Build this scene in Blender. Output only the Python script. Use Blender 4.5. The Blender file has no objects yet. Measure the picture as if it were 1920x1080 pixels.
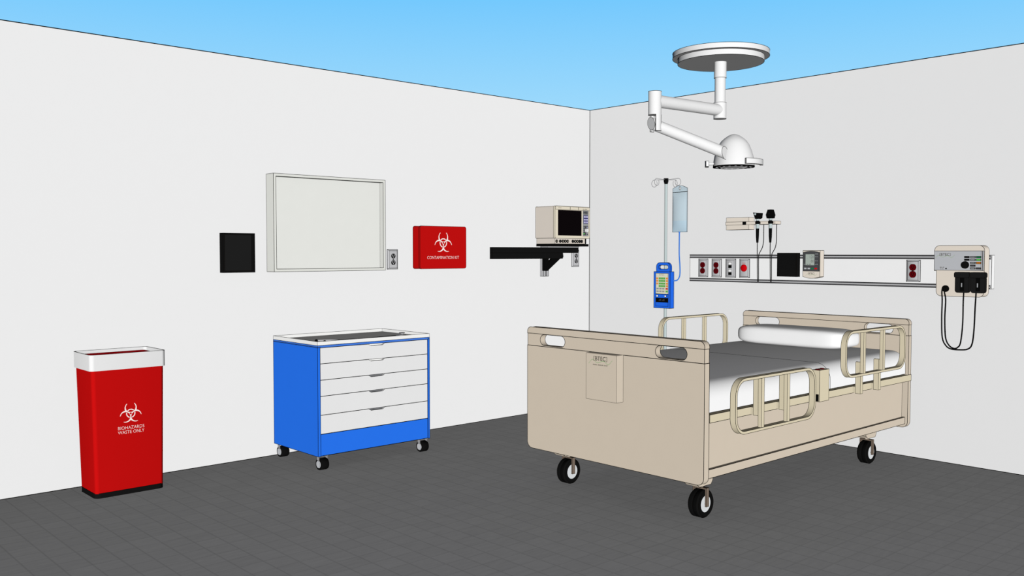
import bpy, bmesh, math, random
from mathutils import Vector, Matrix

C = bpy.context.scene.collection
PI = math.pi
random.seed(4)


# ------------------------------------------------------------------ materials
def lin(c):
    c = c / 255.0
    return c / 12.92 if c <= 0.04045 else ((c + 0.055) / 1.055) ** 2.4


def rgb(t, k=1.0):
    return tuple(min(lin(v) * k, 0.985) for v in t) + (1.0,)


MATS = {}


def mat(name, col, rough=0.85, spec=0.0, metal=0.0, mottle=0.015, alpha=1.0, k=1.0):
    """flat painted surface with a very faint procedural mottling"""
    m = bpy.data.materials.new(name)
    m.use_nodes = True
    nt = m.node_tree
    b = nt.nodes['Principled BSDF']
    base = rgb(col, k)
    if mottle > 0:
        tc = nt.nodes.new('ShaderNodeTexCoord')
        nz = nt.nodes.new('ShaderNodeTexNoise')
        nz.inputs['Scale'].default_value = 14.0
        nz.inputs['Detail'].default_value = 3.0
        mx = nt.nodes.new('ShaderNodeMix')
        mx.data_type = 'RGBA'
        mx.inputs[6].default_value = tuple(v * (1 - mottle) for v in base[:3]) + (1,)
        mx.inputs[7].default_value = tuple(min(v * (1 + mottle), 0.99) for v in base[:3]) + (1,)
        nt.links.new(tc.outputs['Object'], nz.inputs['Vector'])
        nt.links.new(nz.outputs['Fac'], mx.inputs[0])
        nt.links.new(mx.outputs[2], b.inputs['Base Color'])
    else:
        b.inputs['Base Color'].default_value = base
    b.inputs['Roughness'].default_value = rough
    b.inputs['Specular IOR Level'].default_value = spec
    b.inputs['Metallic'].default_value = metal
    if alpha < 1:
        b.inputs['Alpha'].default_value = alpha
    MATS[name] = m
    return m


INK = mat('ink_line', (14, 12, 10), mottle=0)
WALL = mat('wall_paint', (239, 239, 239), mottle=0.006)
WHITE = mat('white_plastic', (252, 252, 252))
LAMPW = mat('white_enamel', (229, 229, 229))
OFFW = mat('drawer_white', (232, 232, 232))
TRAYW = mat('tray_white', (244, 244, 242))
LINEN = mat('white_linen', (251, 251, 251))
CREAM = mat('bed_cream', (211, 198, 180))
RAILC = mat('rail_cream', (219, 208, 180))
PALE = mat('device_cream', (226, 216, 203), k=1.05)
PALE3 = mat('housing_cream', (217, 208, 197))
PALE2 = mat('device_front_cream', (226, 217, 197))
BLUE = mat('cart_blue', (40, 115, 236))
BLUE2 = mat('cart_blue_edge', (70, 124, 222))
PUMPB = mat('pump_blue', (36, 103, 226), k=1.1)
RED = mat('bin_red', (189, 15, 15))
DRED = mat('liner_red', (112, 5, 9))
BUTR = mat('button_dark_red', (96, 4, 8))
KITR = mat('kit_red', (190, 16, 16))
BLACK = mat('black_plastic', (22, 22, 22))
BLACK2 = mat('black_metal', (14, 14, 14))
HOLD = mat('holder_black', (31, 31, 31))
TYRE = mat('tyre_black', (19, 19, 19))
HUB = mat('hub_grey', (214, 217, 219))
FORK = mat('fork_brown', (120, 106, 94))
STEEL = mat('steel_grey', (186, 186, 188))
CASTF = mat('caster_fork', (158, 158, 162))
STEELD = mat('steel_dark', (120, 121, 124))
POLE = mat('pole_steel', (178, 190, 190))
WIRE = mat('hook_wire', (140, 140, 142))
PLATE = mat('plate_grey', (190, 190, 192))
FACE = mat('faceplate_grey', (190, 192, 196))
BOARD = mat('board_white', (230, 231, 226))
FRAMEB = mat('board_frame', (226, 227, 221))
PANEL = mat('panel_white', (249, 249, 249))
WINE = mat('socket_wine', (96, 5, 13))
BRED = mat('button_red', (205, 12, 20))
SCREEN = mat('screen_black', (13, 9, 11), rough=0.5)
LCD = mat('lcd_grey', (172, 182, 174))
GREEN = mat('key_green', (96, 176, 84))
DGREEN = mat('key_dark_green', (22, 122, 70))
LGREEN = mat('key_light_green', (96, 214, 90))
ORANGE = mat('key_orange', (244, 150, 70))
OR2 = mat('key_deep_orange', (238, 128, 22))
KRED = mat('key_red', (216, 62, 44))
KGREY = mat('key_grey', (150, 152, 154))
KEYPAD = mat('keypad_cream', (226, 224, 200))
NAVY = mat('keypad_navy', (40, 38, 92))
LILAC = mat('key_lilac', (184, 182, 216))
LOGOG = mat('logo_green', (150, 180, 130))
LOGOD = mat('logo_dark', (78, 74, 66))
WHT = mat('lettering_white', (250, 236, 232))
TUBEB = mat('tube_blue', (66, 124, 212))
DGREY = mat('dark_grey', (76, 76, 78))
LENS = mat('lamp_lens', (252, 252, 252), rough=0.4)

# translucent bag
BAG = bpy.data.materials.new('bag_clear')
BAG.use_nodes = True
_nt = BAG.node_tree
_b = _nt.nodes['Principled BSDF']
_b.inputs['Base Color'].default_value = rgb((188, 207, 217), 1.0)
_b.inputs['Roughness'].default_value = 0.7
_b.inputs['Specular IOR Level'].default_value = 0.0
_b.inputs['Alpha'].default_value = 0.72
FLUID = mat('bag_fluid', (181, 206, 221), alpha=0.78, mottle=0)

# floor: small square tiles, slightly uneven tone, soft dark joints
FLOORM = bpy.data.materials.new('floor_tiles')
FLOORM.use_nodes = True
nt = FLOORM.node_tree
bs = nt.nodes['Principled BSDF']
bs.inputs['Roughness'].default_value = 0.9
bs.inputs['Specular IOR Level'].default_value = 0.0
geo = nt.nodes.new('ShaderNodeTexCoord')
sep = nt.nodes.new('ShaderNodeSeparateXYZ')
nt.links.new(geo.outputs['Object'], sep.inputs[0])
TS = 0.1062


def mth(op, a, b=None, clamp=False):
    n = nt.nodes.new('ShaderNodeMath')
    n.operation = op
    n.use_clamp = clamp
    for i, v in enumerate((a, b)):
        if v is None:
            continue
        if isinstance(v, (int, float)):
            n.inputs[i].default_value = v
        else:
            nt.links.new(v, n.inputs[i])
    return n.outputs[0]


def joint(sock, off, width):
    u = mth('DIVIDE', mth('SUBTRACT', sock, off), TS)
    d = mth('ABSOLUTE', mth('SUBTRACT', mth('FRACT', mth('ADD', u, 500.5)), 0.5))
    return u, mth('SUBTRACT', 1.0, mth('DIVIDE', d, width), clamp=True)


ux, jx = joint(sep.outputs['X'], -1.747, 0.05)
uy, jy = joint(sep.outputs['Y'], -3.040, 0.05)
# every second cross joint is fainter
par = mth('ABSOLUTE', mth('SUBTRACT', mth('FRACT', mth('MULTIPLY', mth('ADD', uy, 1000.5), 0.5)), 0.5))
wk = mth('ADD', mth('MULTIPLY', mth('LESS_THAN', par, 0.25), 0.35), 0.4)
jm = mth('MAXIMUM', mth('MULTIPLY', jx, 0.85), mth('MULTIPLY', jy, wk))
vx = nt.nodes.new('ShaderNodeCombineXYZ')
nt.links.new(mth('FLOOR', ux), vx.inputs[0])
nt.links.new(mth('FLOOR', uy), vx.inputs[1])
wn = nt.nodes.new('ShaderNodeTexWhiteNoise')
wn.noise_dimensions = '2D'
nt.links.new(vx.outputs[0], wn.inputs['Vector'])
mp = nt.nodes.new('ShaderNodeMapping')
mp.inputs['Scale'].default_value = (7, 34, 1)
nt.links.new(geo.outputs['Object'], mp.inputs[0])
nz = nt.nodes.new('ShaderNodeTexNoise')
nz.inputs['Scale'].default_value = 1.4
nz.inputs['Detail'].default_value = 5
nt.links.new(mp.outputs[0], nz.inputs['Vector'])
val = mth('ADD', mth('ADD', mth('MULTIPLY', wn.outputs['Value'], 0.045), mth('MULTIPLY', nz.outputs['Fac'], 0.17)), 0.775)
val = mth('MULTIPLY', val, mth('SUBTRACT', 1.0, mth('MULTIPLY', jm, 0.22)))
cb = nt.nodes.new('ShaderNodeCombineColor')
for i in range(3):
    nt.links.new(val, cb.inputs[i])
nt.links.new(cb.outputs[0], bs.inputs['Base Color'])


# ------------------------------------------------------------------ mesh builder
def rrect(a0, a1, b0, b1, r, n=6, corners=(1, 1, 1, 1)):
    """rounded rectangle, counter-clockwise from lower-left; corners ll, lr, ur, ul"""
    pts = []
    cs = [(a0 + r, b0 + r, PI), (a1 - r, b0 + r, 1.5 * PI), (a1 - r, b1 - r, 0), (a0 + r, b1 - r, PI / 2)]
    raw = [(a0, b0), (a1, b0), (a1, b1), (a0, b1)]
    for i, (ca, cb_, st) in enumerate(cs):
        if corners[i] and r > 0:
            for k in range(n + 1):
                t = st + k / n * PI / 2
                pts.append((ca + r * math.cos(t), cb_ + r * math.sin(t)))
        else:
            pts.append(raw[i])
    return pts


def put(axis, a, b, w):
    """2D (a,b) in the plane across `axis`, w along it.  x:(y,z)  y:(x,z)  z:(x,y)"""
    if axis == 'x':
        return (w, a, b)
    if axis == 'y':
        return (a, w, b)
    return (a, b, w)


class MB:
    def __init__(s):
        s.bm = bmesh.new()

    def v(s, co):
        return s.bm.verts.new(co)

    def f(s, vs, mi=0):
        try:
            fc = s.bm.faces.new(vs)
            fc.material_index = mi
            return fc
        except ValueError:
            return None

    def box(s, x0, x1, y0, y1, z0, z1, mi=0):
        p = [s.v((x, y, z)) for x in (x0, x1) for y in (y0, y1) for z in (z0, z1)]
        for q in ((0, 1, 3, 2), (4, 6, 7, 5), (0, 4, 5, 1), (2, 3, 7, 6), (0, 2, 6, 4), (1, 5, 7, 3)):
            s.f([p[i] for i in q], mi)
        return s

    def prism(s, pts, axis, w0, w1, mi=0):
        A = [s.v(put(axis, a, b, w0)) for a, b in pts]
        B = [s.v(put(axis, a, b, w1)) for a, b in pts]
        s.f(A, mi)
        s.f(B[::-1], mi)
        n = len(pts)
        for i in range(n):
            s.f([A[i], A[(i + 1) % n], B[(i + 1) % n], B[i]], mi)
        return s

    def ring(s, outer, inner, axis, w0, w1, mi=0):
        n = len(outer)
        L = [[s.v(put(axis, a, b, w)) for a, b in P] for P in (outer, inner) for w in (w0, w1)]
        oa, ob, ia, ib = L
        for i in range(n):
            j = (i + 1) % n
            s.f([oa[i], oa[j], ob[j], ob[i]], mi)
            s.f([ia[j], ia[i], ib[i], ib[j]], mi)
            s.f([oa[j], oa[i], ia[i], ia[j]], mi)
            s.f([ob[i], ob[j], ib[j], ib[i]], mi)
        return s

    def slotted(s, outer_lo, outer_hi, zm, slots, axis, w0, w1, r, n=6):
        """plate with slots split along a = const middle line zm (in b).
        outer_lo: points from (right,zm) round the bottom to (left,zm) excluded ends given explicitly"""
        # slots: list of (a0,a1,b0,b1) ascending in a
        def arcs(sl, up):
            a0, a1, b0, b1 = sl
            rr = (b1 - b0) / 2
            pts = []
            if up:   # from left mid over the top to right mid
                for k in range(2 * n + 1):
                    t = PI - k / (2 * n) * PI
                    cx = a0 + rr if t > PI / 2 + 1e-6 else a1 - rr
                    pts.append((cx + rr * math.cos(t), zm + rr * math.sin(t)))
                    if abs(t - PI / 2) < 1e-6:
                        pts.insert(-1, (a0 + rr, b1))
            else:    # from left mid under to right mid
                for k in range(2 * n + 1):
                    t = PI + k / (2 * n) * PI
                    cx = a0 + rr if t < 1.5 * PI - 1e-6 else a1 - rr
                    pts.append((cx + rr * math.cos(t), zm + rr * math.sin(t)))
                    if abs(t - 1.5 * PI) < 1e-6:
                        pts.insert(-1, (a0 + rr, b0))
            return pts
        up, lo = [], []
        for sl in slots:
            up += arcs(sl, True)
            lo += arcs(sl, False)
        left, right = outer_lo[-1], outer_lo[0]
        polyU = [left] + up + [right] + outer_hi[1:-1][::-1]
        polyL = [left] + lo + [right] + outer_lo[1:-1]
        faces = {}
        cache = {}

        def vt(p, w):
            key = (round(p[0], 6), round(p[1], 6), w)
            if key not in cache:
                cache[key] = s.v(put(axis, p[0], p[1], w))
            return cache[key]
        for w in (w0, w1):
            s.f([vt(p, w) for p in polyU])
            s.f([vt(p, w) for p in polyL])
        loops = [outer_lo + outer_hi[1:-1]]
        for sl in slots:
            loops.append(arcs(sl, True) + arcs(sl, False)[::-1][1:-1])
        for lp in loops:
            m = len(lp)
            for i in range(m):
                p, q = lp[i], lp[(i + 1) % m]
                s.f([vt(p, w0), vt(q, w0), vt(q, w1), vt(p, w1)])
        return s

    def lathe(s, prof, c, axis=(0, 0, 1), n=32, mi=0, cap=True):
        """prof: list of (r, h) along axis from c"""
        ax = Vector(axis).normalized()
        u = ax.orthogonal().normalized()
        w = ax.cross(u)
        c = Vector(c)
        rows = []
        for r, h in prof:
            if r < 1e-6:
                rows.append([s.v(c + ax * h)])
            else:
                rows.append([s.v(c + ax * h + (u * math.cos(t) + w * math.sin(t)) * r)
                             for t in (2 * PI * k / n for k in range(n))])
        for A, B in zip(rows, rows[1:]):
            for k in range(n):
                j = (k + 1) % n
                q = [A[k % len(A)], A[j % len(A)], B[j % len(B)], B[k % len(B)]]
                q2 = []
                for x in q:
                    if x not in q2:
                        q2.append(x)
                if len(q2) > 2:
                    s.f(q2, mi)
        if cap:
            if len(rows[0]) > 1:
                s.f(rows[0][::-1], mi)
            if len(rows[-1]) > 1:
                s.f(rows[-1], mi)
        return s

    def cyl(s, p0, p1, r, n=24, mi=0, r1=None):
        p0, p1 = Vector(p0), Vector(p1)
        return s.lathe([(r, 0), (r if r1 is None else r1, (p1 - p0).length)], p0, p1 - p0, n, mi)

    def tube(s, pts, r, n=8, mi=0, sub=6, closed=False):
        P = [Vector(p) for p in pts]
        if sub > 1 and len(P) > 2:
            Q = []
            for i in range(len(P) - 1):
                p0 = P[i - 1] if i else P[0] * 2 - P[1]
                p1, p2 = P[i], P[i + 1]
                p3 = P[i + 2] if i + 2 < len(P) else P[-1] * 2 - P[-2]
                for k in range(sub):
                    t = k / sub
                    Q.append(0.5 * ((2 * p1) + (p2 - p0) * t + (2 * p0 - 5 * p1 + 4 * p2 - p3) * t * t
                                    + (3 * p1 - p0 - 3 * p2 + p3) * t ** 3))
            Q.append(P[-1])
            P = Q
        t0 = (P[1] - P[0]).normalized()
        u = t0.orthogonal().normalized()
        rows = []
        for i, p in enumerate(P):
            t = (P[min(i + 1, len(P) - 1)] - P[max(i - 1, 0)]).normalized()
            u = (u - t * u.dot(t)).normalized()
            w = t.cross(u)
            rows.append([s.v(p + (u * math.cos(a) + w * math.sin(a)) * r) for a in (2 * PI * k / n for k in range(n))])
        for A, B in zip(rows, rows[1:]):
            for k in range(n):
                s.f([A[k], A[(k + 1) % n], B[(k + 1) % n], B[k]], mi)
        s.f(rows[0][::-1], mi)
        s.f(rows[-1], mi)
        return s

    def softbox(s, x0, x1, y0, y1, z0, z1, r, seg=6, mi=0):
        b2 = bmesh.new()
        t = MB.__new__(MB)
        t.bm = b2
        t.box(x0, x1, y0, y1, z0, z1, mi)
        bmesh.ops.recalc_face_normals(b2, faces=b2.faces)
        bmesh.ops.bevel(b2, geom=list(b2.edges), offset=r, offset_type='OFFSET', segments=seg, profile=0.5,
                        affect='EDGES', clamp_overlap=True)
        mp_ = {v: s.v(v.co) for v in b2.verts}
        for fc in b2.faces:
            s.f([mp_[v] for v in fc.verts], mi)
        b2.free()
        return s


LINE = 0.66


def finish(name, mb, mats, parent=None, e=0.0022, ang=38, smooth=True, label=None):
    """link the builder as one mesh object; hard edges carry a fine dark bead in the same mesh"""
    bm = mb.bm
    if not isinstance(mats, (list, tuple)):
        mats = [mats]
    mats = list(mats)
    bmesh.ops.remove_doubles(bm, verts=bm.verts, dist=2e-5)
    bmesh.ops.recalc_face_normals(bm, faces=bm.faces)
    seams = []
    if e > 0:
        bm.normal_update()
        th = math.radians(ang)
        for x in bm.edges:
            if len(x.link_faces) == 2 and x.calc_face_angle(0) > th:
                seams.append((x.verts[0].co.copy(), x.verts[1].co.copy(), x.link_faces[0].normal + x.link_faces[1].normal))
    for fc in bm.faces:
        fc.smooth = smooth
    if seams:
        mats.append(INK)
        mi = len(mats) - 1
        r = e * LINE
        for p, q, nn in seams:
            d = q - p
            L = d.length
            if L < 1e-5:
                continue
            d /= L
            u = nn - d * nn.dot(d)
            u = u.normalized() if u.length > 1e-6 else d.orthogonal().normalized()
            w = d.cross(u)
            p2, q2 = p - d * r * 0.4, q + d * r * 0.4
            rows = [[bm.verts.new(c + (u * math.cos(k * PI / 3) + w * math.sin(k * PI / 3)) * r) for k in range(6)] for c in (p2, q2)]
            for k in range(6):
                j = (k + 1) % 6
                fc = bm.faces.new((rows[0][k], rows[0][j], rows[1][j], rows[1][k]))
                fc.material_index = mi
            for rw in (rows[0][::-1], rows[1]):
                fc = bm.faces.new(rw)
                fc.material_index = mi
    me = bpy.data.meshes.new(name)
    bm.to_mesh(me)
    bm.free()
    for m in mats:
        me.materials.append(m)
    if smooth:
        me.set_sharp_from_angle(angle=math.radians(32))
    o = bpy.data.objects.new(name, me)
    C.objects.link(o)
    if parent is not None:
        o.parent = parent
        base = parent
        loc = Vector((0, 0, 0))
        while base is not None:
            loc += base.location
            base = base.parent
        me.transform(Matrix.Translation(-loc))
    if label:
        o['label'] = label
    return o


def thing(name, label, cat, loc, group=None):
    o = bpy.data.objects.new(name, None)
    o.empty_display_size = 0.05
    C.objects.link(o)
    o.location = loc
    o['label'] = label
    o['category'] = cat
    if group:
        o['group'] = group
    return o


def struct(o):
    o['kind'] = 'structure'
    return o


def copy_tree(o, shift, parent=None):
    c = o.copy()
    C.objects.link(c)
    if parent is None:
        c.location = Vector(o.location) + Vector(shift)
    else:
        c.parent = parent
    for ch in [k for k in bpy.data.objects if k.parent == o]:
        copy_tree(ch, shift, c)
    return c


# lettering -> mesh (face: 'y' looks to -Y and reads along +X, 'x' looks to -X and reads along -Y)
def letters(mb, body, size, face, a, b, w, mi=0, align='CENTER', squeeze=1.0, width=None, weight=-0.012):
    cu = bpy.data.curves.new('lettering', 'FONT')
    cu.body = body
    cu.size = size
    cu.align_x = align
    cu.align_y = 'CENTER'
    cu.resolution_u = 3
    cu.offset = weight * size
    tmp = bpy.data.objects.new('lettering', cu)
    C.objects.link(tmp)
    dg = bpy.context.evaluated_depsgraph_get()
    me = bpy.data.meshes.new_from_object(tmp.evaluated_get(dg))
    bpy.data.objects.remove(tmp)
    bpy.data.curves.remove(cu)
    if width:
        xs = [q.co.x for q in me.vertices]
        squeeze = width / (max(xs) - min(xs))
    vs = []
    for q in me.vertices:
        lx, ly = q.co.x * squeeze, q.co.y
        vs.append(mb.v((a + lx, w, b + ly) if face == 'y' else (w, a - lx, b + ly)))
    for p in me.polygons:
        mb.f([vs[i] for i in p.vertices], mi)
    bpy.data.meshes.remove(me)
    return mb


def marks(mb, face, a, b, w, width, h, words=(3, 4)):
    """a line of fine print too small to read: short upright strokes in word groups"""
    n = sum(words) + len(words) - 1
    st = width / n
    k = 0
    sg = 1 if face == 'y' else -1
    for wd in words:
        for i in range(wd):
            u0 = -width / 2 + k * st
            u1 = u0 + st * 0.62
            hh = h * (1.0 if (i * 7 + wd) % 3 else 0.72)
            q = [(u0, -h / 2), (u1, -h / 2), (u1, -h / 2 + hh), (u0, -h / 2 + hh)]
            mb.f([mb.v((a + u * sg, w, b + v_) if face == 'y' else (w, a + u * sg, b + v_)) for u, v_ in q])
            k += 1
        k += 1
    return mb


def logo(parent, face, a, b, w, s, small=True, dark=None):
    """four-letter emblem between brackets on a green wave line"""
    mb = MB()
    letters(mb, 'BTEC', s * 1.12, face, a, b, w, 0, weight=0.012)
    sg = 1 if face == 'y' else -1

    def P(u, v, d=0.0):
        return (a + u * sg, w + d, b + v) if face == 'y' else (w + d, a + u * sg, b + v)
    # brackets
    for q in (-1, 1):
        u = q * s * 1.62
        t = s * 0.05
        vs = [mb.v(P(u - t, -s * 0.42)), mb.v(P(u + t, -s * 0.42)), mb.v(P(u + t, s * 0.42)), mb.v(P(u - t, s * 0.42))]
        mb.f(vs, 0)
        for y0 in (-s * 0.42, s * 0.36):
            vs = [mb.v(P(u - q * s * 0.3, y0)), mb.v(P(u, y0)), mb.v(P(u, y0 + s * 0.07)), mb.v(P(u - q * s * 0.3, y0 + s * 0.07))]
            mb.f(vs, 0)
    # wave
    N = 40
    prev = None
    for k in range(N + 1):
        t = k / N * 2 - 1
        u = t * s * 2.9
        vv = -s * 0.55 + s * 0.38 * math.sin(t * 7.5) * (0.3 + abs(t))
        cur = [mb.v(P(u, vv - s * 0.05, 0.0003)), mb.v(P(u, vv + s * 0.05, 0.0003))]
        if prev:
            mb.f([prev[0], cur[0], cur[1], prev[1]], 1)
        prev = cur
    if small:
        marks(mb, face, a, b - s * 1.12, w, s * 3.6, s * 0.2, (7, 9, 6))
    return finish('logo', mb, [dark or LOGOD, LOGOG], parent, e=0)


def biohazard(parent, face, a, b, w, R, m):
    """warning trefoil on a fine grid; R = half width"""
    mb = MB()
    S = R / 25.0
    U = [(math.cos(t), math.sin(t)) for t in (PI / 2, PI * 7 / 6, PI * 11 / 6)]

    def inside(x, y):
        r = math.hypot(x, y)
        horn = False
        inn = False
        near = False
        for ux_, uy_ in U:
            do = math.hypot(x - 11.7 * ux_, y - 11.7 * uy_)
            if do < 13.0:
                horn = True
            d = math.hypot(x - 13.4 * ux_, y - 13.4 * uy_)
            if d < 10.55:
                inn = True
                if d < 9.5:
                    near = True
            al = x * ux_ + y * uy_
            if al > 12 and abs(-x * uy_ + y * ux_) < 7.6 and do > 8:
                return False
        if r < 2.3:
            return False
        if horn and not inn:
            return True
        return 7.8 < r < 9.9 and near
    N = 168
    h = 54.0 / N
    cache = {}
    for i in range(N):
        for j in range(N):
            x, y = -27 + (i + 0.5) * h, -24 + (j + 0.5) * h
            if not inside(x, y):
                continue
            q = []
            for di, dj in ((0, 0), (1, 0), (1, 1), (0, 1)):
                key = (i + di, j + dj)
                if key not in cache:
                    u, v_ = (-27 + key[0] * h) * S, (-24 + key[1] * h) * S
                    cache[key] = mb.v((a + u, w, b + v_) if face == 'y' else (w, a - u, b + v_))
                q.append(cache[key])
            mb.f(q)
    return finish('biohazard_symbol', mb, m, parent, e=0, smooth=False, label='white biohazard symbol')


# ------------------------------------------------------------------ the room shell
H = 2.44
mb = MB().box(-7.4, 0.12, -6.6, 0.12, -0.08, 0.0)
struct(finish('floor', mb, FLOORM, e=0, smooth=False))
mb = MB().box(-7.4, 0.12, 0.0, 0.12, 0.0, H)
struct(finish('wall_left', mb, WALL, e=0, smooth=False))
mb = MB().box(0.0, 0.12, -6.6, 0.0, 0.0, H)
struct(finish('wall_right', mb, WALL, e=0, smooth=False))
t = 0.0035
for i, bx in enumerate([(-7.4, 0, -t, 0, 0, t), (-t, 0, -6.6, 0, 0, t), (-t, 0, -t, 0, 0, H),
                        (-7.4, 0, -t, 0.0, H - t, H + 0.001), (-t, 0.0, -6.6, 0, H - t, H + 0.001)]):
    struct(finish('trim_%d' % (i + 1), MB().box(*bx), INK, e=0, smooth=False))

# ------------------------------------------------------------------ waste bin
bin_ = thing('waste_bin', 'tall red biohazard waste bin with white collar on the floor', 'bin', (-3.88, -0.198, 0))


def ringpts(x0, x1, y0, y1, r, z, n=8):
    return [(a, b, z) for a, b in rrect(x0, x1, y0, y1, r, n)]


def loft(mb, rings, mi=0, cap0=True, cap1=True):
    rows = [[mb.v(p) for p in R] for R in rings]
    n = len(rows[0])
    for A, B in zip(rows, rows[1:]):
        for k in range(n):
            mb.f([A[k], A[(k + 1) % n], B[(k + 1) % n], B[k]], mi)
    if cap0:
        mb.f(rows[0][::-1], mi)
    if cap1:
        mb.f(rows[-1], mi)
    return mb


mb = loft(MB(), [ringpts(-4.056, -3.704, -0.316, -0.080, 0.02, 0.024),
                 ringpts(-4.070, -3.698, -0.326, -0.068, 0.02, 0.668),
                 ringpts(-4.052, -3.716, -0.308, -0.086, 0.02, 0.668),
                 ringpts(-4.038, -3.722, -0.298, -0.098, 0.02, 0.05)])
finish('body', mb, RED, bin_, e=0)
mb = loft(MB(), [ringpts(-4.058, -3.702, -0.318, -0.078, 0.03, 0.0),
                 ringpts(-4.058, -3.702, -0.318, -0.078, 0.03, 0.026)])
finish('base', mb, BLACK, bin_, e=0.0015, label='black base')
mb = loft(MB(), [ringpts(-4.078, -3.690, -0.332, -0.060, 0.022, 0.660),
                 ringpts(-4.078, -3.690, -0.332, -0.060, 0.022, 0.743),
                 ringpts(-4.073, -3.695, -0.327, -0.065, 0.018, 0.743),
                 ringpts(-4.066, -3.702, -0.320, -0.072, 0.016, 0.660)], cap0=False, cap1=False)
finish('collar', mb, LAMPW, bin_, e=0.0012, label='white collar')
mb = loft(MB(), [ringpts(-4.050, -3.718, -0.306, -0.088, 0.02, 0.720),
                 ringpts(-4.054, -3.714, -0.310, -0.084, 0.022, 0.728),
                 ringpts(-4.046, -3.722, -0.302, -0.092, 0.02, 0.728),
                 ringpts(-4.036, -3.732, -0.290, -0.102, 0.02, 0.30)], cap0=False)
finish('liner', mb, DRED, bin_, e=0, label='dark red liner')
biohazard(bin_, 'y', -3.8775, 0.424, -0.3265, 0.060, WHT)
mb = MB()
letters(mb, 'BIOHAZARDS', 0.0245, 'y', -3.876, 0.350, -0.3258, 0, width=0.135)
letters(mb, 'WASTE ONLY', 0.0245, 'y', -3.876, 0.327, -0.3253, 0, width=0.135)
finish('lettering', mb, WHT, bin_, e=0, label='white words BIOHAZARDS WASTE ONLY')

# ------------------------------------------------------------------ medical cart
cart = thing('medical_cart', 'blue medical cart on casters with five white drawers', 'cart', (-2.4995, -0.2975, 0))
X0, X1, Y0, Y1 = -2.903, -2.096, -0.56, -0.035
mb = MB()
mb.box(X0, X0 + 0.017, Y0, Y1, 0.084, 0.7205)
finish('side_panel', mb, BLUE, cart)
mb = MB()
mb.box(X1 - 0.013, X1, Y0, Y1, 0.084, 0.7205)
finish('side_panel', mb, BLUE, cart)
finish('back_panel', MB().box(X0 + 0.017, X1 - 0.013, Y1 - 0.016, Y1, 0.084, 0.7205), BLUE, cart)
finish('bottom_panel', MB().box(X0 + 0.017, X1 - 0.013, Y0 + 0.006, Y1 - 0.016, 0.084, 0.1), BLUE, cart)
finish('kick_panel', MB().box(X0 + 0.0175, X1 - 0.0135, Y0 + 0.004, Y0 + 0.02, 0.086, 0.2115), BLUE, cart)
finish('top_band', MB().box(X0, X1, Y0, Y1, 0.7165, 0.7295), BLUE2, cart, e=0.0018)
zl = [0.715, 0.622, 0.527, 0.433, 0.323, 0.2125]
for i in range(5):
    zt, zb = zl[i], zl[i + 1] + 0.0012
    zt -= 0.0008
    a0, a1 = X0 + 0.0185, X1 - 0.0145
    pts = [(a0, zb), (a1, zb), (a1, zt), (-2.435, zt), (-2.451, zt - 0.0105), (-2.535, zt - 0.0105), (-2.553, zt), (a0, zt)]
    d = finish('drawer', MB().prism(pts, 'y', Y0 + 0.004, Y0 + 0.02), OFFW, cart, e=0.0016)
    # finger pull: a lip set back behind the notch
    hb = MB()
    hp = [(-2.549, zt - 0.0005), (-2.533, zt - 0.0098), (-2.453, zt - 0.0098), (-2.439, zt - 0.0005)]
    hb.prism(hp, 'y', Y0 + 0.014, Y0 + 0.024)
    finish('handle', hb, TRAYW if i < 2 else STEELD, d, e=0.0008)
    finish('drawer_box', MB().box(a0 + 0.01, a1 - 0.01, Y0 + 0.026, Y1 - 0.03, zb + 0.006, zt - 0.02), OFFW, d, e=0)
# top tray with raised rim
mb = MB()
o4 = [(X0, Y0), (X1, Y0), (X1, Y1), (X0, Y1)]
i4 = [(X0 + 0.004, Y0 + 0.004), (X1 - 0.004, Y0 + 0.004), (X1 - 0.004, Y1 - 0.004), (X0 + 0.004, Y1 - 0.004)]
rows = [[mb.v((a, b, z)) for a, b in P] for P, z in ((o4, 0.7285), (o4, 0.752), (i4, 0.752), (i4, 0.7325))]
for A, B in zip(rows, rows[1:]):
    for k in range(4):
        mb.f([A[k], A[(k + 1) % 4], B[(k + 1) % 4], B[k]])
mb.f(rows[0][::-1])
mb.f(rows[-1])
finish('tray_top', mb, TRAYW, cart, e=0.0014)


def cart_caster(x, y):
    c = finish('caster', MB().lathe([(0.032, 0), (0.0345, 0.004), (0.0345, 0.047), (0.032, 0.051)], (x - 0.0255, y, 0.0345), (1, 0, 0), 28),
               TYRE, cart, e=0.001)
    finish('hub', MB().lathe([(0.021, 0), (0.0225, 0.002), (0.0225, 0.004)], (x - 0.0285, y, 0.0345), (1, 0, 0), 24), FACE, c, e=0.001)
    finish('hub', MB().lathe([(0.0225, 0), (0.0225, 0.002), (0.021, 0.004)], (x + 0.0245, y, 0.0345), (1, 0, 0), 24), FACE, c, e=0.001)
    mbf = MB().box(x - 0.0295, x - 0.0265, y - 0.011, y + 0.011, 0.058, 0.0835)
    mbf.box(x + 0.0265, x + 0.0295, y - 0.011, y + 0.011, 0.058, 0.0835)
    mbf.box(x - 0.0295, x + 0.0295, y - 0.018, y + 0.018, 0.0795, 0.0835)
    finish('fork', mbf, CASTF, c, e=0.0008)


for cx in (-2.861, -2.1345):
    for cy in (-0.534, -0.068):
        cart_caster(cx, cy)

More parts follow.
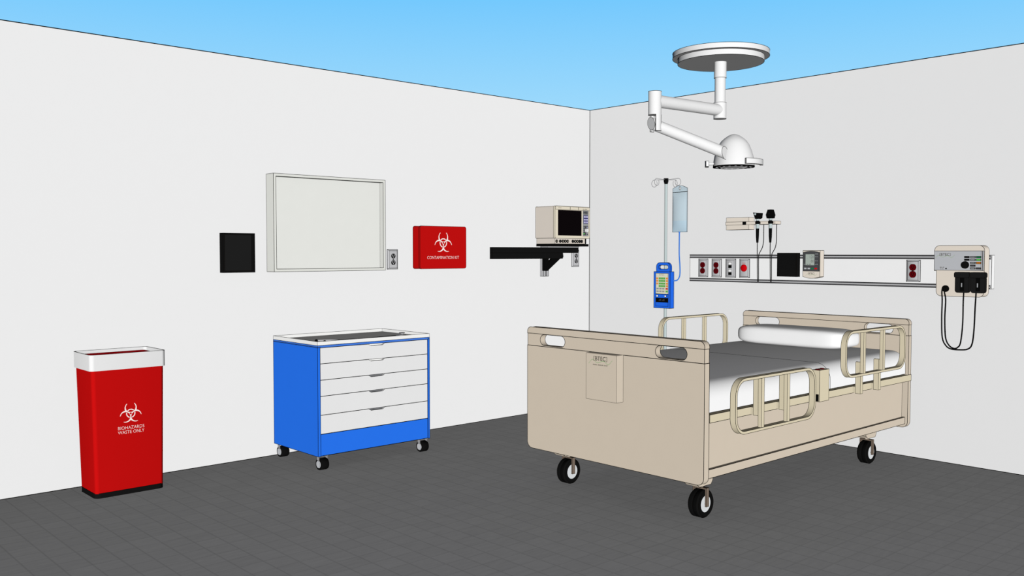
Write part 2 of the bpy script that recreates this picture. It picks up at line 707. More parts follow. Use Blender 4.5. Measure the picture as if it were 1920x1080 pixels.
# stethoscope lying on the tray
st = thing('stethoscope', 'black stethoscope with steel tubes lying in the tray of the blue cart', 'stethoscope', (-2.5, -0.44, 0.7325))
zz = 0.7385
mb = MB().tube([(-2.270, -0.436, zz), (-2.36, -0.450, zz), (-2.48, -0.462, zz), (-2.60, -0.462, zz), (-2.70, -0.452, zz)], 0.0058, 10)
finish('tube', mb, BLACK, st, e=0)
mb = MB().tube([(-2.700, -0.450, zz), (-2.75, -0.430, zz + 0.004), (-2.815, -0.424, zz + 0.006), (-2.829, -0.426, zz + 0.006)], 0.0045, 10)
finish('binaural', mb, STEEL, st, e=0, label='steel ear tube')
mb = MB().tube([(-2.700, -0.454, zz), (-2.75, -0.476, zz), (-2.80, -0.498, zz - 0.001), (-2.818, -0.502, zz - 0.001)], 0.0045, 10)
finish('binaural', mb, STEEL, st, e=0, label='steel ear tube')
for p in ((-2.832, -0.427, zz + 0.006), (-2.822, -0.503, zz + 0.005)):
    finish('ear_tip', MB().lathe([(0.0, -0.009), (0.006, -0.007), (0.009, -0.001), (0.0075, 0.006), (0.0, 0.009)], p, (1, 0.1, 0), 14), BLACK2, st, e=0)
mb = MB().lathe([(0.022, 0), (0.024, 0.003), (0.024, 0.007), (0.011, 0.010), (0.010, 0.016), (0.018, 0.018), (0.018, 0.021)], (-2.205, -0.415, 0.7345), (0, 0, 1), 28)
cp = finish('chest_piece', mb, STEEL, st, e=0.0012, label='steel chest piece')
finish('stem', MB().tube([(-2.215, -0.419, 0.745), (-2.245, -0.428, 0.742), (-2.272, -0.436, zz)], 0.004, 10), STEELD, cp, e=0)

# ------------------------------------------------------------------ left wall
hol = thing('wall_holder', 'open black square holder hung on the wall beside the whiteboard', 'wall holder', (-3.125, 0, 1.263))
mb = MB()
x0, x1, z0, z1, yb, yf = -3.226, -3.024, 1.146, 1.380, -0.0006, -0.044
o4 = [(x0, z0), (x1, z0), (x1, z1), (x0, z1)]
g = 0.009
i4 = [(x0 + g, z0 + g), (x1 - g, z0 + g), (x1 - g, z1 - g), (x0 + g, z1 - g)]
rows = [[mb.v((a, y, b)) for a, b in P] for P, y in ((o4, yb), (o4, yf), (i4, yf), (i4, -0.012))]
for A, B in zip(rows, rows[1:]):
    for k in range(4):
        mb.f([A[k], A[(k + 1) % 4], B[(k + 1) % 4], B[k]])
mb.f(rows[0][::-1])
finish('frame', mb, BLACK, hol)
finish('back_panel', MB().box(x0 + g, x1 - g, -0.014, -0.010, z0 + g, z1 - g), HOLD, hol, e=0)

wb = thing('whiteboard', 'large whiteboard in a deep pale frame on the wall above the blue cart', 'whiteboard', (-2.5135, 0, 1.447))
x0, x1, z0, z1 = -2.922, -2.105, 1.1475, 1.747
o4 = [(x0, z0), (x1, z0), (x1, z1), (x0, z1)]
g = 0.0165
i4 = [(x0 + g, z0 + g), (x1 - g, z0 + g), (x1 - g, z1 - g), (x0 + g, z1 - g)]
mb = MB()
rows = [[mb.v((a, y, b)) for a, b in P] for P, y in ((o4, -0.0006), (o4, -0.092), (i4, -0.092), (i4, -0.050))]
for A, B in zip(rows, rows[1:]):
    for k in range(4):
        mb.f([A[k], A[(k + 1) % 4], B[(k + 1) % 4], B[k]])
mb.f(rows[0][::-1])
finish('frame', mb, FRAMEB, wb)
finish('writing_surface', MB().box(x0 + g, x1 - g, -0.052, -0.046, z0 + g, z1 - g), BOARD, wb, e=0.0015)


def plate_mesh(face, a0, a1, z0, z1, wback, wfront, inset=0.0095):
    """bevelled cover plate"""
    mb = MB()
    o = [(a0, z0), (a1, z0), (a1, z1), (a0, z1)]
    q = [(a0 + inset, z0 + inset), (a1 - inset, z0 + inset), (a1 - inset, z1 - inset), (a0 + inset, z1 - inset)]
    wm = wback + (wfront - wback) * 0.35
    rows_ = [[mb.v(put(face, a, b, w)) for a, b in P] for P, w in ((o, wback), (o, wm), (q, wfront))]
    for A, B in zip(rows_, rows_[1:]):
        for k in range(4):
            mb.f([A[k], A[(k + 1) % 4], B[(k + 1) % 4], B[k]])
    mb.f(rows_[0][::-1])
    mb.f(rows_[-1])
    return mb


def duplex(face, a0, a1, z0, z1, wback, wfront, label, sock, slotm, group=None, sr=0.0165, dz=0.0225):
    ac, zc = (a0 + a1) / 2, (z0 + z1) / 2
    t_ = thing('power_outlet', label, 'outlet', put(face, ac, zc, 0.0), group)
    finish('cover_plate', plate_mesh(face, a0, a1, z0, z1, wback, wfront), PLATE, t_, e=0.0018, ang=15)
    for q in (-1, 1):
        zc2 = zc + q * dz
        pts = []
        for k in range(28):
            tt = 2 * PI * k / 28
            pts.append((ac + sr * math.cos(tt), zc2 + max(-0.92, min(0.92, math.sin(tt))) * sr))
        r_ = finish('receptacle', MB().prism(pts, face, wfront + 0.001, wfront - 0.0025), sock, t_, e=0.0013, ang=45)
        sm = MB()
        for u in (-0.0062, 0.0062):
            A = put(face, ac + u - 0.0018, zc2 - 0.003, wfront - 0.0034)
            B = put(face, ac + u + 0.0018, zc2 + 0.0105, wfront - 0.002)
            sm.box(min(A[0], B[0]), max(A[0], B[0]), min(A[1], B[1]), max(A[1], B[1]), A[2], B[2])
        axd = (1, 0, 0) if face == 'x' else (0, 1, 0)
        sm.lathe([(0.0036, 0), (0.0036, 0.0012)], put(face, ac, zc2 - 0.0075, wfront - 0.0034), axd, 12)
        finish('slots', sm, slotm, r_, e=0)
    finish('screw', MB().lathe([(0.0045, 0), (0.0045, 0.003)], put(face, ac, zc, wfront - 0.002), (1, 0, 0) if face == 'x' else (0, 1, 0), 12), BLACK2, t_, e=0)
    return t_


duplex('y', -2.030, -1.945, 1.151, 1.287, -0.0004, -0.013, 'grey power outlet with black sockets between whiteboard and red kit', BLACK2, STEEL)
duplex('y', -0.216, -0.132, 1.149, 1.285, -0.0004, -0.013, 'grey power outlet under the monitor arm near the corner', BLACK2, STEEL)

kit = thing('contamination_kit', 'red contamination kit box with a white biohazard sign on the wall', 'kit box', (-1.605, 0, 1.30))
finish('case', MB().prism(rrect(-1.811, -1.398, 1.152, 1.450, 0.0155), 'y', -0.0006, -0.070), KITR, kit, e=0.0026)
finish('door', MB().prism(rrect(-1.811, -1.398, 1.152, 1.450, 0.0155), 'y', -0.072, -0.082), KITR, kit, e=0.0018)
biohazard(kit, 'y', -1.607, 1.333, -0.0832, 0.083, WHT)
letters(mb := MB(), 'CONTAMINATION KIT', 0.032, 'y', -1.6075, 1.229, -0.0832, 0, width=0.284)
finish('lettering', mb, WHT, kit, e=0, label='white words CONTAMINATION KIT')

# monitor arm
arm = thing('monitor_arm', 'black folding monitor arm on a grey wall channel in the corner', 'monitor arm', (-0.545, 0, 1.08))
ch = [(-0.571, 0.001), (-0.571, -0.040), (-0.550, -0.040), (-0.550, -0.032), (-0.539, -0.032), (-0.539, -0.040), (-0.518, -0.040), (-0.518, 0.001)]
finish('wall_channel', MB().prism(ch, 'z', 1.078, 1.52), STEEL, arm, e=0.0025, label='grey wall channel')
mb = MB()
mb.box(-0.586, -0.537, -0.058, -0.0395, 1.1225, 1.262)
mb.box(-0.56, -0.47, -0.1005, -0.0575, 1.222, 1.262)
finish('bracket', mb, BLACK2, arm, e=0.0015)
q = [(-0.598, 1.1225), (-0.568, 1.1225), (-0.424, 1.2195), (-0.512, 1.2195), (-0.556, 1.190), (-0.556, 1.2195), (-0.598, 1.2195)]
finish('brace', MB().prism(q, 'y', -0.080, -0.0575), BLACK2, arm, e=0.0015)
lp = [(-1.185, 1.2185), (-0.452, 1.2185), (-0.444, 1.235), (-0.449, 1.2625), (-1.185, 1.2625)]
finish('lower_arm', MB().prism(lp, 'y', -0.130, -0.100), BLACK, arm, e=0.0018)
finish('upper_arm', MB().prism([(-1.185, 1.2635), (-0.274, 1.2635), (-0.270, 1.285), (-0.272, 1.3045), (-1.185, 1.3045)], 'y', -0.130, -0.100), BLACK, arm, e=0.0018)
finish('support_plate', MB().box(-0.62, -0.268, -0.132, -0.06, 1.305, 1.3125), STEEL, arm, e=0.001, label='grey support plate')
finish('tray', MB().box(-0.683, -0.311, -0.276, -0.072, 1.3135, 1.330), BLACK2, arm, e=0.0015)

# patient monitor on the arm
mon = thing('patient_monitor', 'beige patient monitor with a dark screen standing on the black arm', 'monitor', (-0.49, -0.17, 1.33))
mb = MB().prism([(b, a) for a, b in rrect(1.374, 1.620, -0.280, -0.066, 0.010, 4)], 'x', -0.687, -0.303)
prof = rrect(-0.687, -0.302, 1.374, 1.620, 0.012, 4)
mb = MB().prism(prof, 'y', -0.262, -0.066)
finish('housing', mb, PALE3, mon, e=0.002)
bez = finish('bezel', MB().prism(prof, 'y', -0.280, -0.2625), PALE2, mon, e=0.0018)
finish('base_block', MB().box(-0.682, -0.350, -0.274, -0.074, 1.3322, 1.3735), PALE3, mon, e=0.0016)
finish('connector_block', MB().box(-0.350, -0.332, -0.270, -0.12, 1.3322, 1.3735), BLACK2, mon, e=0.001)
finish('screen', MB().box(-0.656, -0.398, -0.2818, -0.279, 1.396, 1.5895), SCREEN, mon, e=0.001)
for a0, a1 in ((-0.684, -0.5275), (-0.5245, -0.4345), (-0.4315, -0.305)):
    finish('top_cover', MB().box(a0, a1, -0.283, -0.279, 1.5935, 1.6165), PALE2, mon, e=0.0014)
letters(mb := MB(), 'BTEC', 0.014, 'y', -0.637, 1.606, -0.2836, 0)
finish('logo', mb, LOGOD, mon, e=0)
marks(mb := MB(), 'y', -0.360, 1.603, -0.2836, 0.05, 0.005, (3, 6))
finish('fine_print', mb, LOGOD, mon, e=0)
kp = finish('keypad', MB().box(-0.3805, -0.318, -0.2815, -0.279, 1.394, 1.592), KGREY, mon, e=0.001)
for a0, a1, b0, b1, m in ((-0.375, -0.325, 1.563, 1.588, BLACK), (-0.375, -0.325, 1.490, 1.556, NAVY), (-0.375, -0.345, 1.40, 1.473, DGREY), (-0.345, -0.323, 1.45, 1.473, DGREY)):
    finish('key_field', MB().box(a0, a1, -0.2825, -0.281, b0, b1), m, kp, e=0)
for r_ in range(2):
    for c_ in range(3):
        finish('key', MB().box(-0.372 + c_ * 0.017, -0.363 + c_ * 0.017, -0.2845, -0.282, 1.566 + r_ * 0.0125, 1.573 + r_ * 0.0125), KGREY, kp, e=0)
for r_ in range(3):
    for c_ in range(2):
        finish('key', MB().box(-0.372 + c_ * 0.025, -0.353 + c_ * 0.025, -0.2845, -0.282, 1.494 + r_ * 0.021, 1.508 + r_ * 0.021), LILAC, kp, e=0)
for a, b, m in ((-0.371, 1.462, KGREY), (-0.371, 1.447, KGREY), (-0.371, 1.431, KGREY), (-0.371, 1.412, LGREEN), (-0.336, 1.463, LILAC), (-0.333, 1.408, BLACK2)):
    finish('key', MB().box(a - 0.004, a + 0.005, -0.2845, -0.282, b - 0.004, b + 0.004), m, kp, e=0)
finish('dial', MB().lathe([(0.0165, 0), (0.0155, 0.012), (0.0, 0.0125)], (-0.3425, -0.2815, 1.438), (0, -1, 0), 24), LAMPW, mon, e=0.0012, label='white dial')
for k in range(10):
    xx = (-0.665, -0.626, -0.598, -0.572, -0.546, -0.488, -0.461, -0.437, -0.412, -0.388)[k]
    s_ = finish('socket', MB().lathe([(0.0125, 0), (0.0125, 0.004), (0.006, 0.0042)], (xx, -0.2735, 1.352), (0, -1, 0), 18), BLACK2, mon, e=0)
    finish('pin', MB().lathe([(0.0035, 0), (0.0035, 0.0015)], (xx, -0.2775, 1.352), (0, -1, 0), 10), PALE2 if k in (0, 2, 3, 4, 6, 7) else DGREY, s_, e=0)

# ------------------------------------------------------------------ equipment rail on the right wall
rail = thing('equipment_rail', 'long white equipment panel edged by two grey rails on the right wall', 'equipment rail', (0, -2.11, 1.15))
finish('back_panel', MB().box(-0.040, 0.001, -3.169, -1.052, 1.0555, 1.2495), PANEL, rail, e=0.002)
for za, zb in ((1.2255, 1.2505), (1.0545, 1.0775)):
    zc = (za + zb) / 2
    pr = [(-0.040, za), (-0.052, za), (-0.052, za + 0.006), (-0.047, zc - 0.005), (-0.047, zc + 0.005), (-0.052, zb - 0.006), (-0.052, zb), (-0.040, zb)]
    mb = MB()
    A = [mb.v((x, -3.165, z)) for x, z in pr]
    B = [mb.v((x, -1.058, z)) for x, z in pr]
    mb.f(A)
    mb.f(B[::-1])
    for i in range(len(pr)):
        fc = mb.f([A[i], A[(i + 1) % len(pr)], B[(i + 1) % len(pr)], B[i]], 1 if i in (0, 1, 2, 4, 5, 6) else 0)
    finish('rail', mb, [STEEL, DGREY], rail, e=0.0012)

GZ = (1.087, 1.220)
XB, XF = -0.0418, -0.0505
og = 'cover plates on the equipment panel'
duplex('x', -1.214, -1.133, *GZ, XB, XF, 'red duplex outlet plate at the end of the wall panel nearest the corner', WINE, BLACK2, og, 0.021, 0.0215)
duplex('x', -1.332, -1.250, *GZ, XB, XF, 'red duplex outlet plate just before the grey switch plate', WINE, BLACK2, og, 0.021, 0.0215)
duplex('x', -2.762, -2.678, *GZ, XB, XF, 'red duplex outlet plate alone beside the defibrillator', WINE, BLACK2, og, 0.021, 0.0215)
sw = thing('switch_plate', 'grey plate with two white and two black switches on the wall panel', 'switch', (0, -1.421, 1.153), og)
finish('cover_plate', plate_mesh('x', -1.453, -1.369, *GZ, XB, XF), PLATE, sw, e=0.0018, ang=15)
for zc, m in ((1.187, WHITE), (1.1655, BLACK2), (1.136, WHITE), (1.1145, BLACK2)):
    finish('rocker', MB().box(XF - 0.005, XF + 0.001, -1.423, -1.399, zc - 0.009, zc + 0.009), m, sw, e=0.0016)
cb_ = thing('call_button', 'grey plate with a big round red button on the wall panel', 'button', (0, -1.536, 1.155), og)
finish('cover_plate', plate_mesh('x', -1.567, -1.485, *GZ, XB, XF), PLATE, cb_, e=0.0018, ang=15)
finish('push_button', MB().lathe([(0.0255, 0), (0.025, 0.005), (0.021, 0.0075), (0.0, 0.008)], (XF + 0.001, -1.525, 1.156), (-1, 0, 0), 30), BRED, cb_, e=0.001, label='red push button')
marks(mb := MB(), 'x', -1.525, 1.190, XF - 0.0004, 0.026, 0.005, (5,))
finish('fine_print', mb, BRED, cb_, e=0)

bh = thing('wall_holder', 'closed black square box hung on the wall rails beside the pressure monitor', 'wall holder', (0, -1.892, 1.183))
finish('body', MB().box(-0.095, -0.0565, -1.963, -1.821, 1.104, 1.262), BLACK, bh)
finish('front_cover', MB().box(-0.1035, -0.096, -1.963, -1.821, 1.104, 1.262), BLACK, bh, e=0.0018)
finish('wall_bracket', MB().box(-0.0566, -0.0425, -1.93, -1.85, 1.11, 1.21), BLACK2, bh, e=0)

bp = thing('blood_pressure_monitor', 'cream blood pressure monitor showing 120 over 80 on the wall rail', 'monitor', (0, -2.075, 1.19))
prof = [(-2.0135, 1.107), (-2.0135, 1.279), (-2.1365, 1.279), (-2.1365, 1.107)]
for k in range(1, 8):
    tt = k / 8
    prof.append((-2.1365 + 0.123 * tt, 1.107 - 0.012 * math.sin(PI * tt)))
finish('case', MB().prism(prof, 'x', -0.1045, -0.0565), PALE, bp, e=0.002)
finish('wall_bracket', MB().box(-0.0566, -0.0425, -2.11, -2.04, 1.11, 1.21), BLACK2, bp, e=0)
fp = [(-2.0165, 1.143), (-2.0165, 1.266)]
for k in range(1, 8):
    tt = k / 8
    fp.append((-2.0165 - 0.1165 * tt, 1.266 + 0.009 * math.sin(PI * tt)))
fp += [(-2.133, 1.266), (-2.133, 1.143)]
face = finish('faceplate', MB().prism(fp, 'x', -0.1095, -0.104), DGREY, bp, e=0.0018)
finish('display', MB().box(-0.1108, -0.109, -2.099, -2.036, 1.182, 1.254), LCD, bp, e=0, label='grey display')
mb = MB()
letters(mb, '120', 0.026, 'x', -2.079, 1.235, -0.1113, 0, squeeze=0.85)
letters(mb, '80', 0.026, 'x', -2.085, 1.208, -0.1113, 0, squeeze=0.85)
letters(mb, '-', 0.02, 'x', -2.048, 1.225, -0.1113, 0)
marks(mb, 'x', -2.060, 1.188, -0.1113, 0.03, 0.007, (2, 3))
finish('digits', mb, DGREY, bp, e=0)
mb = MB()
for zc, wd in ((1.238, (4, 2)), (1.211, (4, 2)), (1.188, (3,)), (1.256, (5,))):
    marks(mb, 'x', -2.115, zc, -0.1100, 0.022, 0.006, wd)
marks(mb, 'x', -2.028, 1.188, -0.1100, 0.01, 0.006, (2,))
finish('fine_print', mb, KGREY, bp, e=0)
for yc, m in ((-2.035, FACE), (-2.060, FACE), (-2.084, DGREEN), (-2.110, BRED)):
    finish('button', MB().box(-0.1125, -0.109, yc - 0.008, yc + 0.008, 1.1555, 1.1655), m, bp, e=0)
logo(bp, 'x', -2.075, 1.127, -0.1052, 0.014, small=False)

# ------------------------------------------------------------------ otoscope station
ds = thing('diagnostic_station', 'cream wall unit with a long bar above the wall panel', 'wall unit', (0, -1.58, 1.47))
finish('housing', MB().box(-0.0675, -0.0006, -1.572, -1.387, 1.482, 1.512), PALE, ds, e=0.0018)
finish('housing', MB().box(-0.0675, -0.0006, -1.572, -1.387, 1.4265, 1.462), PALE, ds, e=0.0018)
bar = finish('holder_bar', MB().box(-0.0742, -0.0006, -1.782, -1.386, 1.460, 1.4815), PALE, ds, e=0.0018)
finish('switch', MB().box(-0.079, -0.073, -1.555, -1.529, 1.4615, 1.480), BLACK2, ds, e=0.0012, label='black switch')
for yc in (-1.663, -1.764):
    finish('cradle_arm', MB().box(-0.0845, -0.0735, yc - 0.007, yc + 0.007, 1.463, 1.478), BLACK2, ds, e=0)
    finish('cradle', MB().ring([(-0.1 + 0.016 * math.cos(a), yc + 0.016 * math.sin(a)) for a in (2 * PI * k / 20 for k in range(20))],
                               [(-0.1 + 0.0135 * math.cos(a), yc + 0.0135 * math.sin(a)) for a in (2 * PI * k / 20 for k in range(20))],
                               'z', 1.462, 1.479), BLACK2, ds, e=0)


def scope(name, label, cat, yc, head):
    t_ = thing(name, label, cat, (-0.1, yc, 1.33))
    c = (-0.1, yc, 1.333)
    hd = MB().lathe([(0.0072, 0), (0.0105, 0.045), (0.0115, 0.098)], c, (0, 0, 1), 18)
    finish('handle', hd, BLACK2, t_, e=0)
    finish('neck', MB().lathe([(0.0118, 0.098), (0.0118, 0.128)], c, (0, 0, 1), 18), POLE, t_, e=0, label='steel neck')
    finish('grip', MB().lathe([(0.0112, 0.128), (0.0112, 0.152)], c, (0, 0, 1), 18), BLACK2, t_, e=0)
    finish('collar', MB().lathe([(0.0112, 0.152), (0.0112, 0.164)], c, (0, 0, 1), 18), POLE, t_, e=0, label='steel collar')
    if head == 'oto':
        pts = [(yc - 0.014, 1.497), (yc + 0.009, 1.497), (yc + 0.014, 1.509), (yc + 0.026, 1.541), (yc + 0.012, 1.539), (yc - 0.031, 1.5365), (yc - 0.027, 1.502)]
        h_ = finish('head', MB().prism(pts, 'x', -0.116, -0.084), BLACK2, t_, e=0.001)
        finish('lens', MB().lathe([(0.0075, 0), (0.0075, 0.002)], (-0.116, yc + 0.0085, 1.530), (-1, 0, 0), 18), POLE, h_, e=0, label='grey lens')
    else:
        pts = [(yc - 0.020, 1.498), (yc + 0.019, 1.498), (yc + 0.026, 1.522), (yc + 0.013, 1.557), (yc - 0.014, 1.5575), (yc - 0.027, 1.520)]
        h_ = finish('head', MB().prism(pts, 'x', -0.117, -0.083), BLACK2, t_, e=0.001)
        finish('eyepiece', MB().lathe([(0.007, 0), (0.007, 0.003)], (-0.117, yc, 1.530), (-1, 0, 0), 18), BLACK, h_, e=0.0005)
    y0 = yc
    finish('cord', MB().tube([(-0.1, y0, 1.338), (-0.100, y0, 1.27), (-0.098, y0, 1.20), (-0.092, y0 + 0.002, 1.10), (-0.088, y0 + 0.002, 1.070),
                              (-0.083, y0 + 0.002, 1.063), (-0.078, y0 + 0.003, 1.07), (-0.076, y0 + 0.003, 1.10), (-0.078, y0 + 0.003, 1.20), (-0.076, y0 + 0.002, 1.25),
                              (-0.072, y0 - 0.006, 1.272), (-0.068, y0 - 0.016, 1.292), (-0.064, y0 - 0.022, 1.318), (-0.060, y0 - 0.0235, 1.35), (-0.06, y0 - 0.0235, 1.40), (-0.06, y0 - 0.0235, 1.457)],
                             0.0029, 8, sub=8), HOLD, t_, e=0)


scope('otoscope', 'black otoscope with a wide slanted head hanging from the wall bar', 'otoscope', -1.663, 'oto')
scope('ophthalmoscope', 'black ophthalmoscope with a tall rounded head hanging from the wall bar', 'ophthalmoscope', -1.764, 'oph')

# ------------------------------------------------------------------ defibrillator
df = thing('defibrillator', 'cream defibrillator with grey control face mounted on the wall rails', 'defibrillator', (0, -3.02, 1.16))
prof = rrect(-3.160, -2.893, 1.010, 1.165, 0.028, 7, (1, 1, 0, 0))
prof2 = rrect(-3.160, -2.880, 1.155, 1.306, 0.030, 7, (0, 0, 1, 1))
full = prof[:8] + prof[8:16] + [(-2.893, 1.158), (-2.880, 1.158)] + prof2[2:10] + prof2[10:18]
finish('case', MB().prism(full, 'x', -0.1254, -0.0565), PALE, df, e=0.002)
finish('wall_bracket', MB().box(-0.0566, -0.0425, -3.10, -2.94, 1.09, 1.21), BLACK2, df, e=0)
finish('control_face', MB().box(-0.142, -0.125, -3.157, -2.8865, 1.162, 1.2745), FACE, df, e=0.0018, label='grey control face')
finish('side_strip', MB().box(-0.1445, -0.1415, -3.1565, -3.148, 1.166, 1.2735), STEEL, df, e=0.001)
logo(df, 'x', -2.948, 1.253, -0.1426, 0.019, small=False)
marks(mb := MB(), 'x', -2.932, 1.179, -0.1426, 0.026, 0.005, (4, 3))
marks(mb, 'x', -2.932, 1.170, -0.1426, 0.018, 0.005, (2, 2))
finish('fine_print', mb, LOGOD, df, e=0)
finish('indicator', MB().lathe([(0.0045, 0), (0.0045, 0.002)], (-0.142, -2.955, 1.172), (-1, 0, 0), 14), BLACK2, df, e=0)
finish('dial', MB().lathe([(0.021, 0), (0.020, 0.012), (0.0, 0.0125)], (-0.142, -3.062, 1.194), (-1, 0, 0), 28), BLACK, df, e=0.0012, label='black dial')
for yc, zc, m in ((-3.071, 1.239, BLACK), (-3.071, 1.2235, BLACK), (-3.104, 1.239, KGREY), (-3.104, 1.2235, KGREY), (-3.104, 1.206, KGREY), (-3.104, 1.190, DGREY),
                  (-3.104, 1.1745, KGREY), (-3.136, 1.239, DGREEN), (-3.136, 1.2235, LGREEN), (-3.136, 1.206, OR2), (-3.136, 1.1745, DGREY)):
    kk = finish('key', MB().box(-0.1455, -0.141, yc - 0.0143, yc + 0.0143, zc - 0.0057, zc + 0.0057), BLACK2, df, e=0)
    finish('key_cap', MB().box(-0.1465, -0.145, yc - 0.011, yc + 0.011, zc - 0.003, zc + 0.003), m, kk, e=0)
finish('plug', MB().lathe([(0.019, 0), (0.019, 0.012), (0.010, 0.013), (0.009, 0.03), (0.0, 0.031)], (-0.125, -2.949, 1.054), (-1, 0, 0), 24), BLACK2, df, e=0.001, label='black plug')


def paddle(label, yc, w, wire):
    t_ = thing('defibrillator_paddle', label, 'paddle', (-0.15, yc, 1.09), 'paddles on the defibrillator')
    finish('body', MB().prism(rrect(yc - w + 0.002, yc + w - 0.002, 1.034, 1.128, 0.014, 5), 'x', -0.152, -0.130), HOLD, t_, e=0.0016)
    finish('grip', MB().prism(rrect(yc - w - 0.001, yc + w + 0.001, 1.120, 1.152, 0.010, 5), 'x', -0.160, -0.130), HOLD, t_, e=0.0016)
    finish('trigger', MB().box(-0.156, -0.151, yc - 0.012, yc + 0.010, 1.045, 1.119), BLACK2, t_, e=0.001)
    finish('lamp', MB().lathe([(0.0, 0), (0.0035, 0.001), (0.0035, 0.024), (0.0, 0.025)], (-0.1565, yc + 0.001, 1.066), (0, 0, 1), 10), KGREY, t_, e=0)
    finish('cord', MB().tube(wire, 0.0042, 8, sub=8), BLACK2, t_, e=0)


xw = -0.145
paddle('black defibrillator paddle on the side nearer the round plug', -3.050, 0.041,
       [(-0.163, -2.953, 1.056), (-0.162, -2.957, 1.03), (xw, -2.957, 0.985), (xw, -2.954, 0.88), (xw, -2.960, 0.77), (xw, -2.980, 0.725), (xw, -3.008, 0.708), (xw, -3.030, 0.716),
        (xw, -3.045, 0.745), (xw, -3.055, 0.85), (-0.145, -3.056, 0.98), (-0.143, -3.057, 1.036)])
paddle('black defibrillator paddle at the outer edge, farther from the round plug', -3.137, 0.041,
       [(-0.163, -2.944, 1.056), (-0.163, -2.942, 1.03), (xw - 0.009, -2.941, 0.985), (xw - 0.009, -2.940, 0.88), (xw - 0.009, -2.945, 0.77), (xw - 0.009, -2.965, 0.724), (xw - 0.009, -2.995, 0.705), (xw - 0.004, -3.045, 0.703),
        (xw, -3.085, 0.710), (xw, -3.108, 0.738), (xw, -3.118, 0.82), (-0.145, -3.122, 0.95), (-0.143, -3.125, 1.036)])

# ------------------------------------------------------------------ IV pole, bag, pump, line
PX, PY = -0.600, -1.262
ip = thing('iv_pole', 'steel drip stand with wire hooks behind the bed', 'drip stand', (PX, PY, 0))
finish('pole', MB().cyl((PX, PY, 0.07), (PX, PY, 1.745), 0.0103, 20), POLE, ip, e=0)
finish('hub', MB().lathe([(0.011, 1.732), (0.0165, 1.752), (0.0165, 1.7705), (0.015, 1.772)], (PX, PY, 0), (0, 0, 1), 20), BLACK2, ip, e=0, label='black hub')
for k in range(4):
    a = k * PI / 2
    dx, dy = math.cos(a), math.sin(a)
    L = 0.125
    pts = [(PX + dx * 0.012, PY + dy * 0.012, 1.762), (PX + dx * 0.06, PY + dy * 0.06, 1.764)]
    for j in range(13):
        t_ = PI / 2 - j / 12 * PI * 1.72
        pts.append((PX + dx * (L - 0.024 + 0.024 * math.cos(t_)), PY + dy * (L - 0.024 + 0.024 * math.cos(t_)), 1.742 + 0.024 * math.sin(t_)))
    finish('hook', MB().tube(pts, 0.0016, 8, sub=3), WIRE, ip, e=0)
bs_ = finish('base', MB().lathe([(0.03, 0.055), (0.03, 0.085), (0.014, 0.10)], (PX, PY, 0), (0, 0, 1), 24), STEEL, ip, e=0)
for k in range(5):
    a = k * 2 * PI / 5 + 0.4
    dx, dy = math.cos(a), math.sin(a)
    finish('leg', MB().tube([(PX + dx * 0.02, PY + dy * 0.02, 0.07), (PX + dx * 0.23, PY + dy * 0.23, 0.055)], 0.011, 10), STEEL, ip, e=0)
    finish('caster', MB().lathe([(0.022, -0.01), (0.022, 0.01)], (PX + dx * 0.225, PY + dy * 0.225, 0.0225), (-dy, dx, 0), 18), TYRE, ip, e=0.001)

bag = thing('iv_bag', 'clear drip bag hanging from the steel stand', 'drip bag', (PX, -1.381, 1.56))
by0, by1 = -1.441, -1.321
top = []
for k in range(9):
    tt = k / 8
    top.append((by1 - 0.12 * tt, 1.698 + 0.019 * math.sin(PI * tt)))
hx = []
out = [(by0, 1.674)] + top[::-1] + [(by1, 1.674)]
# top tab with a hole (ring between outline and hole)
no = 24


def cast(pt_c, ang_, poly):
    dx, dz = math.cos(ang_), math.sin(ang_)
    best = None
    for i in range(len(poly)):
        (x1_, y1_), (x2_, y2_) = poly[i], poly[(i + 1) % len(poly)]
        ex, ey = x2_ - x1_, y2_ - y1_
        den = dx * ey - dz * ex
        if abs(den) < 1e-12:
            continue
        t_ = ((x1_ - pt_c[0]) * ey - (y1_ - pt_c[1]) * ex) / den
        u_ = ((x1_ - pt_c[0]) * dz - (y1_ - pt_c[1]) * dx) / den
        if t_ > 0 and -1e-9 <= u_ <= 1 + 1e-9 and (best is None or t_ < best):
            best = t_
    return (pt_c[0] + dx * best, pt_c[1] + dz * best)


oc = (-1.381, 1.695)
angs = [2 * PI * k / no for k in range(no)] + [math.atan2(q[1] - oc[1], q[0] - oc[0]) % (2 * PI) for q in (out[0], out[1], out[-2], out[-1])]
angs = sorted(angs)
outl = [cast(oc, q, out) for q in angs]
hole = [(-1.381 + 0.008 * math.cos(q), 1.6985 + 0.0115 * math.sin(q)) for q in angs]
finish('tab', MB().ring(outl, hole, 'x', PX - 0.003, PX + 0.003), BAG, bag, e=0.0013)
